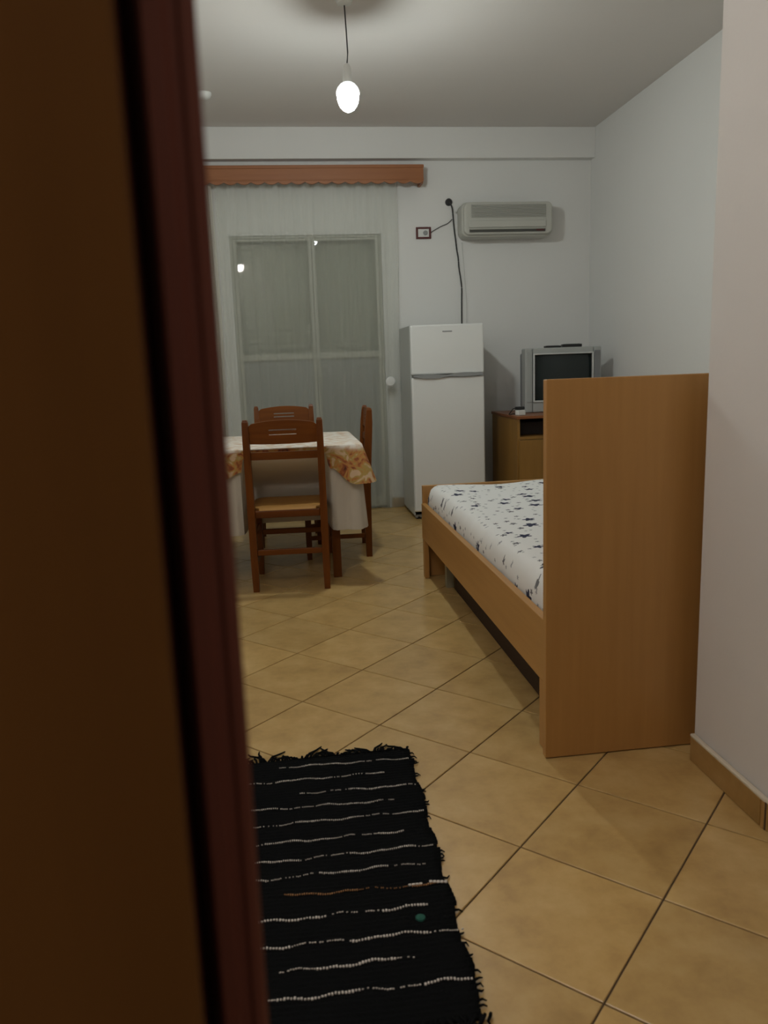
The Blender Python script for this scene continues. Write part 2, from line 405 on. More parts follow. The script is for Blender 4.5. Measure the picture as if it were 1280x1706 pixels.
# tiled skirting with a pale bead on top
def skirting(name, p0, p1, label=None, n=None):
    p0, p1 = Vector(p0), Vector(p1); d = (p1-p0); Ln = d.length; a = math.atan2(d.y, d.x)
    bm = B(); box(bm, (Ln/2, 0.002, 0.0355), (Ln, 0.004, 0.071)); base = struct(obj(name, bm, M['grout']), label)
    base.location = (p0.x, p0.y, 0); base.rotation_euler = (0, 0, a)
    x = 0.0; k = 0
    while x < Ln-0.01:
        w = min(0.3335, Ln-x)
        part('tile', (x+w/2, -0.004, 0.036), (w-0.003, 0.008, 0.070), M['skirt'], base, bev=0.0015, seg=1); x += w
    bm = B(); box(bm, (Ln/2, -0.002, 0.0755), (Ln, 0.014, 0.009), bev=0.003); obj('bead', bm, M['bead'], base)
    return base
skirting('baseboard_near', (1.092, 1.940, 0), (1.092, 1.591, 0), 'orange-brown tiled skirting on the pier with pale bead on top')
skirting('baseboard_entrance', (1.086, 1.589, 0), (2.265, 1.589, 0))
skirting('baseboard_right', (2.462, 6.19, 0), (2.462, 1.95, 0))
skirting('baseboard_far', (0.83, 6.192, 0), (2.45, 6.192, 0))

# ------------------------------------------------------------------ doorway: jamb and open leaf
bm = B()
prism(bm, [(-0.125, 0.354), (-0.0590, 0.354), (-0.0590, 0.405), (-0.0482, 0.405), (-0.0482, 0.3545), (-0.0465, 0.3525), (-0.0390, 0.3520), (-0.0365, 0.3550), (-0.0335, 0.3550), (-0.0315, 0.3520), (-0.0272, 0.3520), (-0.0254, 0.3545), (-0.0262, 0.3660), (-0.0450, 0.3900), (-0.0560, 0.4585), (-0.125, 0.4585)], 0, 2.04, plane='XY')
dj = struct(obj('door_1', bm, M['mahogany']), 'dark mahogany door frame, blurred in the foreground')
part('jamb', (0.785, 0.405, 1.02), (0.03, 0.107, 2.04), M['mahogany'], dj, bev=0.003)
part('head', (0.365, 0.405, 2.035), (0.81, 0.107, 0.03), M['mahogany'], dj, bev=0.003)
# leaf: opened towards the viewer, its face running past the left of the picture
leaf = thing('door_leaf', 'brown varnished door leaf standing open, out of focus along the left edge', 'door', (-0.0497, 0.316, 0), math.radians(-46))
part('panel', (-0.020, -0.385, 1.01), (0.040, 0.77, 2.0), M['doorleaf'], leaf, bev=0.004, seg=3)
bm = B(); box(bm, (-0.020, -0.72, 1.02), (0.046, 0.035, 0.20), bev=0.002); lp = obj('lock_plate', bm, M['brass'], leaf)
bm = B(); tube(bm, [(0.0, -0.72, 1.06), (0.030, -0.72, 1.06), (0.038, -0.712, 1.06), (0.040, -0.69, 1.06), (0.040, -0.62, 1.055)], 0.008, 12); obj('handle', bm, M['brass'], leaf, True)
for z in (0.25, 1.02, 1.80):
    bm = B(); lathe(bm, [(0.0, -0.04), (0.004, -0.038), (0.004, 0.038), (0.0, 0.04)], (-0.0415, 0.0, z), 12); obj('hinge', bm, M['brass'], leaf)

# ------------------------------------------------------------------ balcony door (window_1)
win = struct(bpy.data.objects.new('window_1', None), 'balcony door with glass above a grey panel, seen through the sheer curtain')
COL.objects.link(win); win.location = (0, 6.245, 0)
bm = B()
fx0, fx1 = WX0+0.001, WX1-0.001
box(bm, (fx0+0.009, 0, WZ1/2), (0.018, 0.06, WZ1-0.002), bev=0.003)
box(bm, (fx1-0.009, 0, WZ1/2), (0.018, 0.06, WZ1-0.002), bev=0.003)
box(bm, ((fx0+fx1)/2, 0, WZ1-0.010), (fx1-fx0-0.036, 0.06, 0.018), bev=0.003)
obj('window_frame', bm, M['winframe'], win)
mx = 0.285
for x0, x1 in ((fx0+0.020, mx-0.001), (mx+0.001, fx1-0.020)):
    s = bpy.data.objects.new('sash', None)
    bm = B(); z0, z1 = 0.01, WZ1-0.021; st = 0.026
    box(bm, (x0+st/2, -0.005, (z0+z1)/2), (st, 0.05, z1-z0), bev=0.004)
    box(bm, (x1-st/2, -0.005, (z0+z1)/2), (st, 0.05, z1-z0), bev=0.004)
    for zc, hh in ((z0+0.04, 0.08), (1.215, 0.05), (z1-0.009, 0.018)):
        box(bm, ((x0+x1)/2, -0.005, zc), (x1-x0-2*st, 0.05, hh), bev=0.004)
    sash = obj('sash', bm, M['winframe'], win)
    part('pane', ((x0+x1)/2, -0.004, (1.24+z1-0.018)/2), (x1-x0-2*st+0.01, 0.006, z1-0.018-1.24+0.01), M['glass'], sash)
    part('lower_panel', ((x0+x1)/2, -0.004, (z0+0.08+1.19)/2), (x1-x0-2*st+0.01, 0.02, 1.19-z0-0.08+0.01), M['panel'], sash, bev=0.002)
bm = B(); box(bm, (mx+0.024, -0.033, 1.05), (0.022, 0.006, 0.12), bev=0.002); tube(bm, [(mx+0.024, -0.035, 1.05), (mx+0.024, -0.065, 1.05), (mx+0.024, -0.07, 1.04), (mx+0.024, -0.07, 0.95)], 0.007, 8)
obj('handle', bm, M['winframe'], win)
# roller shutter lowered behind the glass
bm = B()
z = 0.02; k = 0
while z < WZ1-0.03:
    box(bm, ((fx0+fx1)/2, 0.095, z+0.025), (fx1-fx0-0.01, 0.012, 0.047), bev=0.004, seg=1); z += 0.05
sh = obj('shutter_slats', bm, M['shutter'], win); sh['kind'] = 'stuff'

# ------------------------------------------------------------------ pendant bulbs
def pendant(name, label, x, y, zb, mat, group=None):
    t = thing(name, label, 'lamp', (x, y, CEIL), 0, group)
    bm = B(); lathe(bm, [(0.0, 0), (0.042, 0), (0.042, -0.006), (0.034, -0.020), (0.012, -0.028), (0.0, -0.028)]); obj('ceiling_rose', bm, M['white'], t, True, 40)
    L = CEIL-zb
    bm = B(); tube(bm, [(0, 0, -0.02), (0.004, 0, -L*0.3), (0.007, 0, -L*0.55), (0.003, 0, -L+0.15), (0, 0, -L+0.125)], 0.0032, 8); obj('cord', bm, M['cord'], t, True)
    bm = B(); lathe(bm, [(0.0, -L+0.140), (0.012, -L+0.138), (0.019, -L+0.122), (0.022, -L+0.075), (0.025, -L+0.055), (0.0, -L+0.054)]); obj('socket', bm, M['white'], t, True, 40)
    bm = B(); lathe(bm, [(r, h-L) for r, h in [(0.0, 0.058), (0.018, 0.057), (0.036, 0.048), (0.050, 0.032), (0.0570, 0.016), (0.0575, 0.006), (0.0, 0.007)]], n=28); obj('bulb_base', bm, M['shoulder'], t, True, 50)
    bm = B()
    pr = [(0.0, 0.008), (0.0550, 0.006), (0.0535, -0.010), (0.0490, -0.032), (0.0400, -0.052), (0.027, -0.067), (0.013, -0.075), (0.0, -0.077)]
    lathe(bm, [(r, h-L) for r, h in pr], n=28); obj('bulb', bm, mat, t, True)
    return t
pendant('pendant_bulb', 'bare lit bulb hanging on a thin cord from the ceiling, in full view', 0.402, 4.10, 2.418, M['bulb'])
pendant('pendant_bulb', 'second bare bulb over the entrance, seen only as a glint in the balcony door glass', -0.47, 1.10, 2.53, M['bulb_entry'])

# ------------------------------------------------------------------ small white dome on the ceiling
bm = B(); lathe(bm, [(0.0, 0), (0.045, 0), (0.045, -0.012), (0.036, -0.026), (0.018, -0.033), (0.0, -0.034)], (0, 0, 0), 24)
o = obj('ceiling_dome', bm, M['fridge'], None, True, 40); o.location = (-0.372, 5.42, CEIL)
tag(o, 'small round white dome on the ceiling just beside the door frame edge', 'ceiling fitting')

# ------------------------------------------------------------------ pelmet
pel = thing('curtain_pelmet', 'wooden pelmet with a scalloped lower edge above the sheer curtain', 'pelmet', (0, 6.05, 2.43), 0)
x0, x1 = -1.0, 1.125
poly = [(x0, 0.128), (x1, 0.128)]
n = 22; pitch = (x1-x0)/n
for i in range(n):
    xs = x1 - i*pitch
    for k in range(6):
        u = k/6; poly.append((xs-u*pitch, 0.016-0.016*math.sin(u*PI)))
poly.append((x0, 0.016))
bm = B(); prism(bm, poly, -0.010, 0.010); obj('front_board', bm, M['pelmet'], pel)
bm = B(); box(bm, ((x0+x1)/2, -0.013, 0.118), (x1-x0+0.006, 0.008, 0.02), bev=0.002)
box(bm, ((x0+x1)/2, -0.012, 0.030), (x1-x0+0.002, 0.005, 0.010), bev=0.002); obj('moulding', bm, M['pelmet'], pel)
for xe in (x0+0.009, x1-0.009):
    part('side_board', (xe, 0.079, 0.066), (0.018, 0.137, 0.124), M['pelmet'], pel)
part('top_board', ((x0+x1)/2, 0.079, 0.1285), (x1-x0, 0.137, 0.014), M['pelmet'], pel)
bm = B(); tube(bm, [(x0+0.02, 0.075, 0.085), (x1-0.02, 0.075, 0.085)], 0.008, 8); obj('curtain_rail', bm, M['white'], pel)

# ------------------------------------------------------------------ curtains
def curtain(name, label, xa, xb, z0, z1, amp, waves, mat, seed, y=6.12, flare=0.0):
    rnd = random.Random(seed); bm = B(); nx = waves*12; nz = 26
    phs = [rnd.uniform(-0.9, 0.9) for _ in range(waves+2)]; am = [rnd.uniform(0.35, 1.3) for _ in range(waves+2)]
    g = []
    for j in range(nz+1):
        v = j/nz; row = []
        for i in range(nx+1):
            u = i/nx; w = u*waves; k = int(min(w, waves-1e-6)); fr = w-k
            A = am[k]*(1-fr)+am[k+1]*fr; p = phs[k]*(1-fr)+phs[k+1]*fr
            yy = math.sin(2*PI*w + p + 0.5*v)*amp*A*(0.45+0.55*v) + math.sin(2*PI*w*2.3+p*3)*amp*0.22
            x = xa + (xb-xa)*u + flare*v*v*(u-0.5)*2 + 0.006*math.sin(7*v+w*2)
            row.append(bm.verts.new((x, min(y + yy, 6.185), z1+(z0-z1)*v + (0.004*math.sin(w*3) if j == nz else 0))))
        g.append(row)
    for j in range(nz):
        for i in range(nx): bm.faces.new((g[j][i], g[j][i+1], g[j+1][i+1], g[j+1][i]))
    o = obj(name, bm, mat, None, True)
    return tag(o, label, 'curtain')
curtain('sheer_curtain', 'long white sheer curtain hanging in soft folds over the balcony door', -0.40, 0.935, 0.006, 2.50, 0.010, 13, M['sheer'], 3, y=6.148, flare=-0.014)
curtain('sheer_curtain', 'gathered pale curtain bunched beside the door frame, left of the balcony door', -0.80, -0.415, 0.006, 2.50, 0.022, 9, M['sheer2'], 5, y=6.12)

bm = B(); lathe(bm, [(0.0, 0.0), (0.036, 0.0), (0.038, -0.008), (0.030, -0.016), (0.0, -0.018)], (0, 0, 0), 24, 'Y')
o = obj('wall_disc', bm, M['fridge'], None, True, 40); o.location = (0.835, 6.079, 1.00)
tag(o, 'small round white disc fixed on the curtain edge beside the balcony door', 'curtain tieback')

# ------------------------------------------------------------------ refrigerator
fr = thing('refrigerator', 'white two-door refrigerator standing between the curtain and the cabinet', 'refrigerator', (1.183, 5.589, 0))
w, dep, H = 0.530, 0.535, 1.395
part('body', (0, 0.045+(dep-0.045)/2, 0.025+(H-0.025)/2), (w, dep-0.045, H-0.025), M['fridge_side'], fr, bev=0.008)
part('door', (0, 0.0205, 0.06+0.485), (w, 0.041, 0.97), M['fridge'], fr, bev=0.012, seg=3)
fd = part('door', (0, 0.0205, (1.048+H)/2), (w, 0.041, H-1.048), M['fridge'], fr, bev=0.012, seg=3)
part('gasket', (0, 0.043, 0.72), (w-0.03, 0.006, 1.30), M['gasket'], fr)
part('badge', (0.0, -0.001, 1.345), (0.07, 0.002, 0.009), M['handle_grey'], fd, bev=0.0008, seg=1)
part('plinth', (0, 0.06, 0.035), (w-0.02, 0.03, 0.05), M['handle_grey'], fr)
# wave-shaped grey grip in the joint between both doors
bm = B()
N = 30; up = []; lo = []
for i in range(N+1):
    u = i/N; xx = -w/2+0.012+u*(w-0.024)
    mid = 1.039+0.004*math.sin(u*2*PI+PI*0.9)
    th = 0.005+0.011*abs(math.sin(PI*(u*1.0)*2.0))*(1-0.15*u)
    up.append((xx, mid+th*0.9)); lo.append((xx, mid-th))
prism(bm, up+lo[::-1], -0.016, 0.010); obj('handle', bm, M['handle_grey'], fr)
for sx in (-1, 1):
    for yy in (0.06, 0.48):
        bm = B(); lathe(bm, [(0.0, 0), (0.018, 0), (0.018, 0.016), (0.010, 0.026), (0.0, 0.026)], (sx*0.23, yy, 0), 14); obj('foot', bm, M['black'], fr)

# ------------------------------------------------------------------ air conditioner
def rrect(x0, x1, z0, z1, r, n=6):
    out = []
    for cx, cz, a0 in ((x1-r, z1-r, 0), (x0+r, z1-r, 90), (x0+r, z0+r, 180), (x1-r, z0+r, 270)):
        for k in range(n+1):
            a = math.radians(a0+90*k/n); out.append((cx+r*math.cos(a), cz+r*math.sin(a)))
    return out
ac = thing('air_conditioner', 'cream wall-mounted air conditioner with rounded ends and a dark outlet slot', 'air conditioner', (1.757, 6.0, 2.17))
W2, H2 = 0.352, 0.125
bm = B(); prism(bm, rrect(-W2, W2, -H2, H2, 0.05), 0.035, 0.199); bb = obj('body', bm, M['ac'], ac)
bv_ = bb.modifiers.new('bevel', 'BEVEL'); bv_.width = 0.02; bv_.segments = 4; bv_.limit_method = 'ANGLE'
bm = B(); prism(bm, rrect(-W2+0.012, W2-0.012, -H2+0.012, H2-0.006, 0.04), 0.005, 0.05); fp = obj('front_cover', bm, M['ac'], ac)
bv_ = fp.modifiers.new('bevel', 'BEVEL'); bv_.width = 0.014; bv_.segments = 4; bv_.limit_method = 'ANGLE'
for k in range(9):
    part('grille_slat', (0.0, 0.003, 0.012+k*0.0105), (2*W2-0.13, 0.010, 0.0075), M['ac_grille'], ac, bev=0.002, seg=1)
part('air_flap', (-0.01, 0.0, -0.040), (2*W2-0.11, 0.012, 0.048), M['ac'], ac, bev=0.004)
part('outlet', (-0.01, 0.004, -0.086), (2*W2-0.12, 0.012, 0.022), M['ac_dark'], ac, bev=0.003)
part('louvre', (-0.01, -0.002, -0.074), (2*W2-0.13, 0.012, 0.005), M['ac'], ac, bev=0.001, rot=Matrix.Rotation(0.5, 4, 'X'))
part('display', (0.24, -0.0022, -0.086), (0.06, 0.004, 0.010), M['darkred'], ac)
bm = B(); tube(bm, [(-0.36, 0.19, 0.075), (-0.345, 0.17, 0.115), (-0.31, 0.16, 0.138), (-0.22, 0.16, 0.145), (-0.08, 0.16, 0.142), (-0.03, 0.17, 0.125)], 0.006, 8); obj('pipe', bm, M['white'], ac, True)

# ------------------------------------------------------------------ socket, grommet, cables
sk = thing('wall_socket', 'dark red framed wall socket with white insert high beside the air conditioner', 'socket', (1.142, 6.2, 2.104))
bm = B()
for a in ((-0.050, 0, 0.016, 0.086), (0.050, 0, 0.016, 0.086), (0, 0.036, 0.084, 0.014), (0, -0.036, 0.084, 0.014)):
    box(bm, (a[0], -0.008, a[1]), (a[2], 0.015, a[3]), bev=0.003)
obj('frame', bm, M['darkred'], sk)
part('insert', (0.0, -0.006, 0), (0.086, 0.010, 0.060), M['white'], sk, bev=0.002)
bm = B(); lathe(bm, [(0.0, 0), (0.016, 0), (0.018, -0.006), (0.016, -0.009), (0.0, -0.009)], (0.014, -0.010, 0), 16, 'Y'); obj('plug', bm, M['handle_grey'], sk, True, 40)
bm = B(); lathe(bm, [(0.0, 0.0), (0.027, 0.0), (0.027, -0.012), (0.020, -0.022), (0.0, -0.024)], (0, 0, 0), 20, 'Y')
o = obj('cable_grommet', bm, M['black'], None, True, 40); o.location = (1.343, 6.2, 2.325)
tag(o, 'round black cable outlet in the wall above the refrigerator', 'cable outlet')
def smooth_pts(pts, n=8):
    out = []
    P = [Vector(p) for p in pts]
    for i in range(len(P)-1):
        p0, p1, p2, p3 = P[max(i-1, 0)], P[i], P[i+1], P[min(i+2, len(P)-1)]
        for k in range(n):
            t = k/n
            out.append(0.5*((2*p1)+(-p0+p2)*t+(2*p0-5*p1+4*p2-p3)*t*t+(-p0+3*p1-3*p2+p3)*t**3))
    out.append(P[-1]); return out
bm = B()
tube(bm, smooth_pts([(1.345, 6.176, 2.322), (1.362, 6.172, 2.285), (1.372, 6.188, 2.240), (1.380, 6.190, 2.134), (1.391, 6.192, 2.047), (1.397, 6.188, 1.98), (1.408, 6.190, 1.914), (1.413, 6.190, 1.84), (1.426, 6.192, 1.758), (1.432, 6.190, 1.68), (1.430, 6.190, 1.6), (1.428, 6.190, 1.455), (1.426, 6.185, 1.30), (1.40, 6.17, 1.10)]), 0.0055, 8)
tag(obj('power_cable', bm, M['cord'], None, True), 'dark cable hanging down the far wall to behind the refrigerator', 'cable')
bm = B()
tube(bm, smooth_pts([(1.44, 6.192, 2.03), (1.448, 6.193, 1.90), (1.457, 6.193, 1.75), (1.468, 6.193, 1.6), (1.466, 6.193, 1.45), (1.466, 6.19, 1.3)]), 0.0028, 6)
tag(obj('power_cable', bm, M['white'], None, True), 'thin pale cable running down the wall beside the dark one', 'cable')
bm = B()
tube(bm, smooth_pts([(1.196, 6.193, 2.105), (1.23, 6.190, 2.125), (1.28, 6.192, 2.150), (1.33, 6.190, 2.17), (1.366, 6.188, 2.20)]), 0.0030, 6)
tag(obj('socket_wire', bm, M['cord'], None, True), 'thin wire from the red framed socket across to the hanging cable', 'cable')

# ------------------------------------------------------------------ cabinet under the television
cb = thing('tv_cabinet', 'veneered cabinet with an open dark shelf, carrying the television', 'cabinet', (2.03, 5.30, 0))
cw, cd, ch = 0.86, 0.68, 0.745
t_ = 0.02
part('side_panel', (-cw/2+t_/2+0.008, cd/2+0.01, (ch-t_)/2), (t_, cd-0.02, ch-t_), M['cabinet'], cb, bev=0.001, seg=1)
part('side_panel', (cw/2-t_/2-0.008, cd/2+0.01, (ch-t_)/2), (t_, cd-0.02, ch-t_), M['cabinet'], cb, bev=0.001, seg=1)
part('top', (0, cd/2, ch-t_/2), (cw, cd, t_), M['cabinet_top'], cb, bev=0.003)
part('shelf', (0, cd/2+0.01, 0.590), (cw-2*t_-0.018, cd-0.03, t_), M['cabinet'], cb)
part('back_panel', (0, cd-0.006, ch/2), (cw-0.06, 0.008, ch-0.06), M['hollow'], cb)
part('base', (0, cd/2+0.02, 0.03), (cw-2*t_-0.018, cd-0.06, 0.05), M['cabinet'], cb)
for sx in (-1, 1):
    d = part('door', (sx*(cw/4-0.006), 0.010, 0.320), (cw/2-0.024, 0.018, 0.515), M['cabinet'], cb, bev=0.002, seg=1)
    bm = B(); lathe(bm, [(0.0, 0.0), (0.006, 0.0), (0.006, -0.012), (0.012, -0.018), (0.010, -0.026), (0.0, -0.027)], (sx*0.04, 0.001, 0.42), 14, 'Y'); obj('knob', bm, M['brass'], d, True, 40)
bm = B(); box(bm, (0, cd/2+0.03, 0.655), (cw-2*t_-0.03, cd-0.16, 0.09), bev=0.004)
# near-black box added to fill the open shelf with dark
o = obj('black_shelf_box', bm, M['hollow'], None); o.location = (2.03, 5.36, -0.0098)
tag(o, 'black box filling the open shelf of the television cabinet', 'video player')

# ------------------------------------------------------------------ television
tv = thing('television', 'silver tube television with a dark grey screen on the cabinet', 'television', (2.04, 5.60, 0.745), 0)
tw, th_ = 0.575, 0.462
bm = B()
# front shell as a frame around the screen opening
sx0, sx1, sz0, sz1 = -0.235, 0.205, 0.085, 0.415
sx0, sx1 = -0.218, 0.218
box(bm, ((-tw/2+sx0)/2-0.006, 0.045, th_/2), (sx0+tw/2-0.012, 0.09, th_), bev=0.010, seg=3)
box(bm, ((tw/2+sx1)/2+0.006, 0.045, th_/2), (tw/2-sx1-0.012, 0.09, th_), bev=0.010, seg=3)
box(bm, (0, 0.045, (th_+sz1)/2+0.003), (sx1-sx0+0.02, 0.086, th_-sz1-0.006), bev=0.008, seg=3)
box(bm, (0, 0.045, sz0/2-0.003), (sx1-sx0+0.02, 0.086, sz0-0.010), bev=0.008, seg=3)
obj('bezel', bm, M['tvsilver'], tv)
bm = B()
for cx, cz, ww, hh in ((sx0-0.004, (sz0+sz1)/2, 0.013, sz1-sz0+0.018), (sx1+0.004, (sz0+sz1)/2, 0.013, sz1-sz0+0.018), (0, sz1+0.004, sx1-sx0, 0.011), (0, sz0-0.004, sx1-sx0, 0.013)):
    box(bm, (cx, -0.001, cz), (ww, 0.014, hh), bev=0.003)
obj('screen_rim', bm, M['tvrim'], tv)
# bulged tube glass
bm = B(); g = []
for j in range(13):
    row = []
    for i in range(17):
        u, v = i/16*2-1, j/12*2-1
        row.append(bm.verts.new((sx0+(sx1-sx0)*(u+1)/2, 0.034-0.022*(1-0.5*u*u-0.5*v*v), sz0+(sz1-sz0)*(v+1)/2)))
    g.append(row)
for j in range(12):
    for i in range(16): bm.faces.new((g[j][i], g[j][i+1], g[j+1][i+1], g[j+1][i]))
obj('screen', bm, M['screen'], tv, True)
for sx in (-1, 1):
    sp = part('speaker_grille', (sx*0.256, -0.001, 0.255), (0.044, 0.006, 0.36), M['tvspeaker'] if sx > 0 else M['tvsilver'], tv, bev=0.002, seg=1)
    bm = B()
    for k in range(20): box(bm, (sx*0.256, -0.005, 0.09+k*0.0175), (0.036, 0.003, 0.006))
    q = obj('grille_bars', bm, M['tvspeaker'] if sx > 0 else M['tvsilver'], sp); q['kind'] = 'stuff'
bm = B()
for k in range(5): box(bm, (-0.04+k*0.022, -0.001, 0.030), (0.012, 0.006, 0.006), bev=0.001, seg=1)
q = obj('buttons', bm, M['tvspeaker'], tv); q['kind'] = 'stuff'
# tapering rear housing
bm = B()
sec = [(0.085, 0.27, 0.02, 0.452), (0.20, 0.262, 0.03, 0.43), (0.36, 0.19, 0.06, 0.36), (0.44, 0.13, 0.09, 0.30)]
rings = []
for y, hw, z0, z1 in sec: rings.append([bm.verts.new(p) for p in ((-hw, y, z0), (hw, y, z0), (hw, y, z1), (-hw, y, z1))])
for A, C in zip(rings, rings[1:]):
    for k in range(4): bm.faces.new((A[k], A[(k+1) % 4], C[(k+1) % 4], C[k]))
bm.faces.new(rings[0]); bm.faces.new(rings[-1])
o = obj('rear_housing', bm, M['tvspeaker'], tv); m_ = o.modifiers.new('bevel', 'BEVEL'); m_.width = 0.015; m_.segments = 3
part('stand', (0, 0.20, 0.010), (0.46, 0.30, 0.020), M['tvspeaker'], tv, bev=0.004)

def remote(label, x, y, z, ln, rz, th=0.018):
    t = thing('remote_control', label, 'remote control', (x, y, z), rz, 'remote controls on the television')
    part('body', (0, 0, th/2), (ln, 0.046, th), M['black'], t, bev=0.005, seg=3)
    bm = B()
    for i in range(9):
        for j in range(3): box(bm, (-ln/2+0.02+i*(ln-0.04)/8, -0.012+j*0.012, th+0.0008), (0.007, 0.006, 0.002))
    k = obj('buttons', bm, M['tvspeaker'], t); k['kind'] = 'stuff'
ztop = 0.745+0.462
remote('short thin black remote lying on the left half of the television top', 1.972, 5.645, ztop, 0.118, 0.05, 0.014)
remote('longer black remote lying at the centre of the television top', 2.118, 5.650, ztop, 0.145, -0.06, 0.022)

# small things on the cabinet beside the television
bm = B(); box(bm, (0, 0, 0.019), (0.062, 0.045, 0.038), bev=0.006)
o = obj('small_box', bm, M['white']); o.location = (1.655, 5.40, 0.745); o.rotation_euler = (0, 0, 0.3)
tag(o, 'small white box on the cabinet corner left of the television', 'box')
ad_ = thing('cable_adapter', 'black adapter with a short cable lying on the small white box', 'adapter', (1.652, 5.405, 0.783), 0.2)
part('body', (0, 0, 0.012), (0.062, 0.04, 0.022), M['black'], ad_, bev=0.005)
bm = B(); tube(bm, smooth_pts([(-0.03, 0, 0.012), (-0.05, 0.004, 0.010), (-0.062, 0.012, -0.01), (-0.058, 0.05, -0.031), (0.0, 0.11, -0.034), (0.09, 0.16, -0.034)]), 0.0035, 6); obj('cable', bm, M['black'], ad_, True)

# ------------------------------------------------------------------ bed
bed = thing('bed', 'beech laminate bed with a tall plain headboard and a low side rail', 'bed', (0.69, 2.02, 0))
BW, BL = 1.32, 2.06
part('headboard', (BW/2, 0.013, 0.002+0.5375), (BW, 0.026, 1.073), M['laminate'], bed, bev=0.0015, seg=1)
part('footboard', (BW/2+0.012, BL-0.013, 0.247), (BW-0.012, 0.026, 0.492), M['laminate'], bed, bev=0.0015, seg=1)
part('side_rail', (0.023, (0.027+BL-0.027)/2, 0.306), (0.026, BL-0.054, 0.188), M['laminate_rail'], bed, bev=0.0015, seg=1)
part('side_rail', (BW-0.016, (0.027+BL-0.027)/2, 0.306), (0.026, BL-0.054, 0.188), M['laminate_rail'], bed, bev=0.0015, seg=1)
part('leg', (0.024, 0.060, 0.106), (0.024, 0.066, 0.208), M['laminate'], bed, bev=0.001, seg=1)
part('leg', (0.024, BL-0.050, 0.106), (0.024, 0.046, 0.208), M['laminate'], bed, bev=0.001, seg=1)
part('middle_leg', (0.105, 1.80, 0.12), (0.040, 0.040, 0.238), M['leg_grey'], bed, bev=0.002)
part('underbed_shade_board', (0.130, 0.90, 0.12), (0.018, 1.70, 0.238), M['under'], bed)  # board added in near-black to deepen the shade under the bed
part('underbed_shade_board', (BW-0.2, 0.90, 0.12), (0.018, 1.70, 0.238), M['under'], bed)  # unseen twin of the added shade board, on the far side
for k in range(12):
    part('slat', (BW/2, 0.14+k*0.162, 0.250), (BW-0.08, 0.07, 0.016), M['laminate_edge'], bed, bev=0.002, seg=1)

# mattress in a printed sheet: rounded box with gathered corners, sitting between rails
def mattress():
    x0, x1, y0, y1, z0, z1 = 0.732, 1.985, 2.052, 4.045, 0.260, 0.500
    bm = B(); uvl = bm.loops.layers.uv.new('UVMap')
    nx, ny = 40, 66; rnd = random.Random(2)
    def top(u, v):
        x = x0+(x1-x0)*u; y = y0+(y1-y0)*v
        ed = min(u*(x1-x0), (1-u)*(x1-x0)); ed2 = min(v*(y1-y0), (1-v)*(y1-y0))
        r = 0.055
        def drop(d): return 0 if d > r else r-math.sqrt(max(0, r*r-(r-d)**2))
        z = z1 - drop(ed) - drop(ed2)*0.9 + 0.006*math.sin(5*x+3*y)*min(1, ed*8) + 0.004*math.sin(13*x-4*y)
        z += 0.010*math.sin(y*46+6*u)*math.exp(-ed/0.05) * (0.6+0.4*math.sin(y*9))
        return Vector((x, y, z))
    g = []
    for j in range(ny+1):
        v = j/ny; row = []
        for i in range(nx+1):
            u = i/nx; uu = 0.5-0.5*math.cos(PI*u) if True else u
            uu = 0.6*uu+0.4*u; vv = 0.6*(0.5-0.5*math.cos(PI*v))+0.4*v
            row.append((bm.verts.new(top(uu, vv)), (x0+(x1-x0)*uu, y0+(y1-y0)*vv)))
        g.append(row)
    def face(vs, uvs):
        f = bm.faces.new(vs); f.smooth = True
        for l, c in zip(f.loops, uvs): l[uvl].uv = c
    for j in range(ny):
        for i in range(nx):
            q = (g[j][i], g[j][i+1], g[j+1][i+1], g[j+1][i]); face([a[0] for a in q], [a[1] for a in q])
    # side walls with gather ripples
    ring = [g[0][i] for i in range(nx)]+[g[j][nx] for j in range(ny)]+[g[ny][i] for i in range(nx, 0, -1)]+[g[j][0] for j in range(ny, 0, -1)]
    cx, cy = (x0+x1)/2, (y0+y1)/2
    prev = ring; levels = 5
    for k in range(1, levels+1):
        cur = []
        for idx, (vv, c) in enumerate(ring):
            f = k/levels; z = vv.co.z*(1-f)+z0*f
            s = 0.004*math.sin(idx*1.9+f*2)*math.sin(f*PI)
            nxx = 1 if vv.co.x > cx+0.6*(x1-x0)/2*0.999 and idx >= nx and idx < nx+ny else 0
            dx = (-1 if vv.co.x < cx else 1)*s; dy = (-1 if vv.co.y < cy else 1)*s
            onx = (idx >= nx and idx < nx+ny) or idx >= 2*nx+ny
            p = Vector((vv.co.x+(dx if onx else 0), vv.co.y+(0 if onx else dy), z))
            ox = (-1 if vv.co.x < cx else 1)*(ring[idx][0].co.z-z) if onx else 0
            oy = 0 if onx else (-1 if vv.co.y < cy else 1)*(ring[idx][0].co.z-z)
            cur.append((bm.verts.new(p), (c[0]+ox, c[1]+oy)))
        n = len(ring)
        for a in range(n):
            q = (prev[a], cur[a], cur[(a+1) % n], prev[(a+1) % n]); face([b_[0] for b_ in q], [b_[1] for b_ in q])
        prev = cur
    bm.faces.new([p[0] for p in prev])
    return tag(obj('mattress', bm, M['sheet'], None, True), 'mattress in a white sheet printed with navy and grey stars, lying in the bed', 'mattress')
mattress()

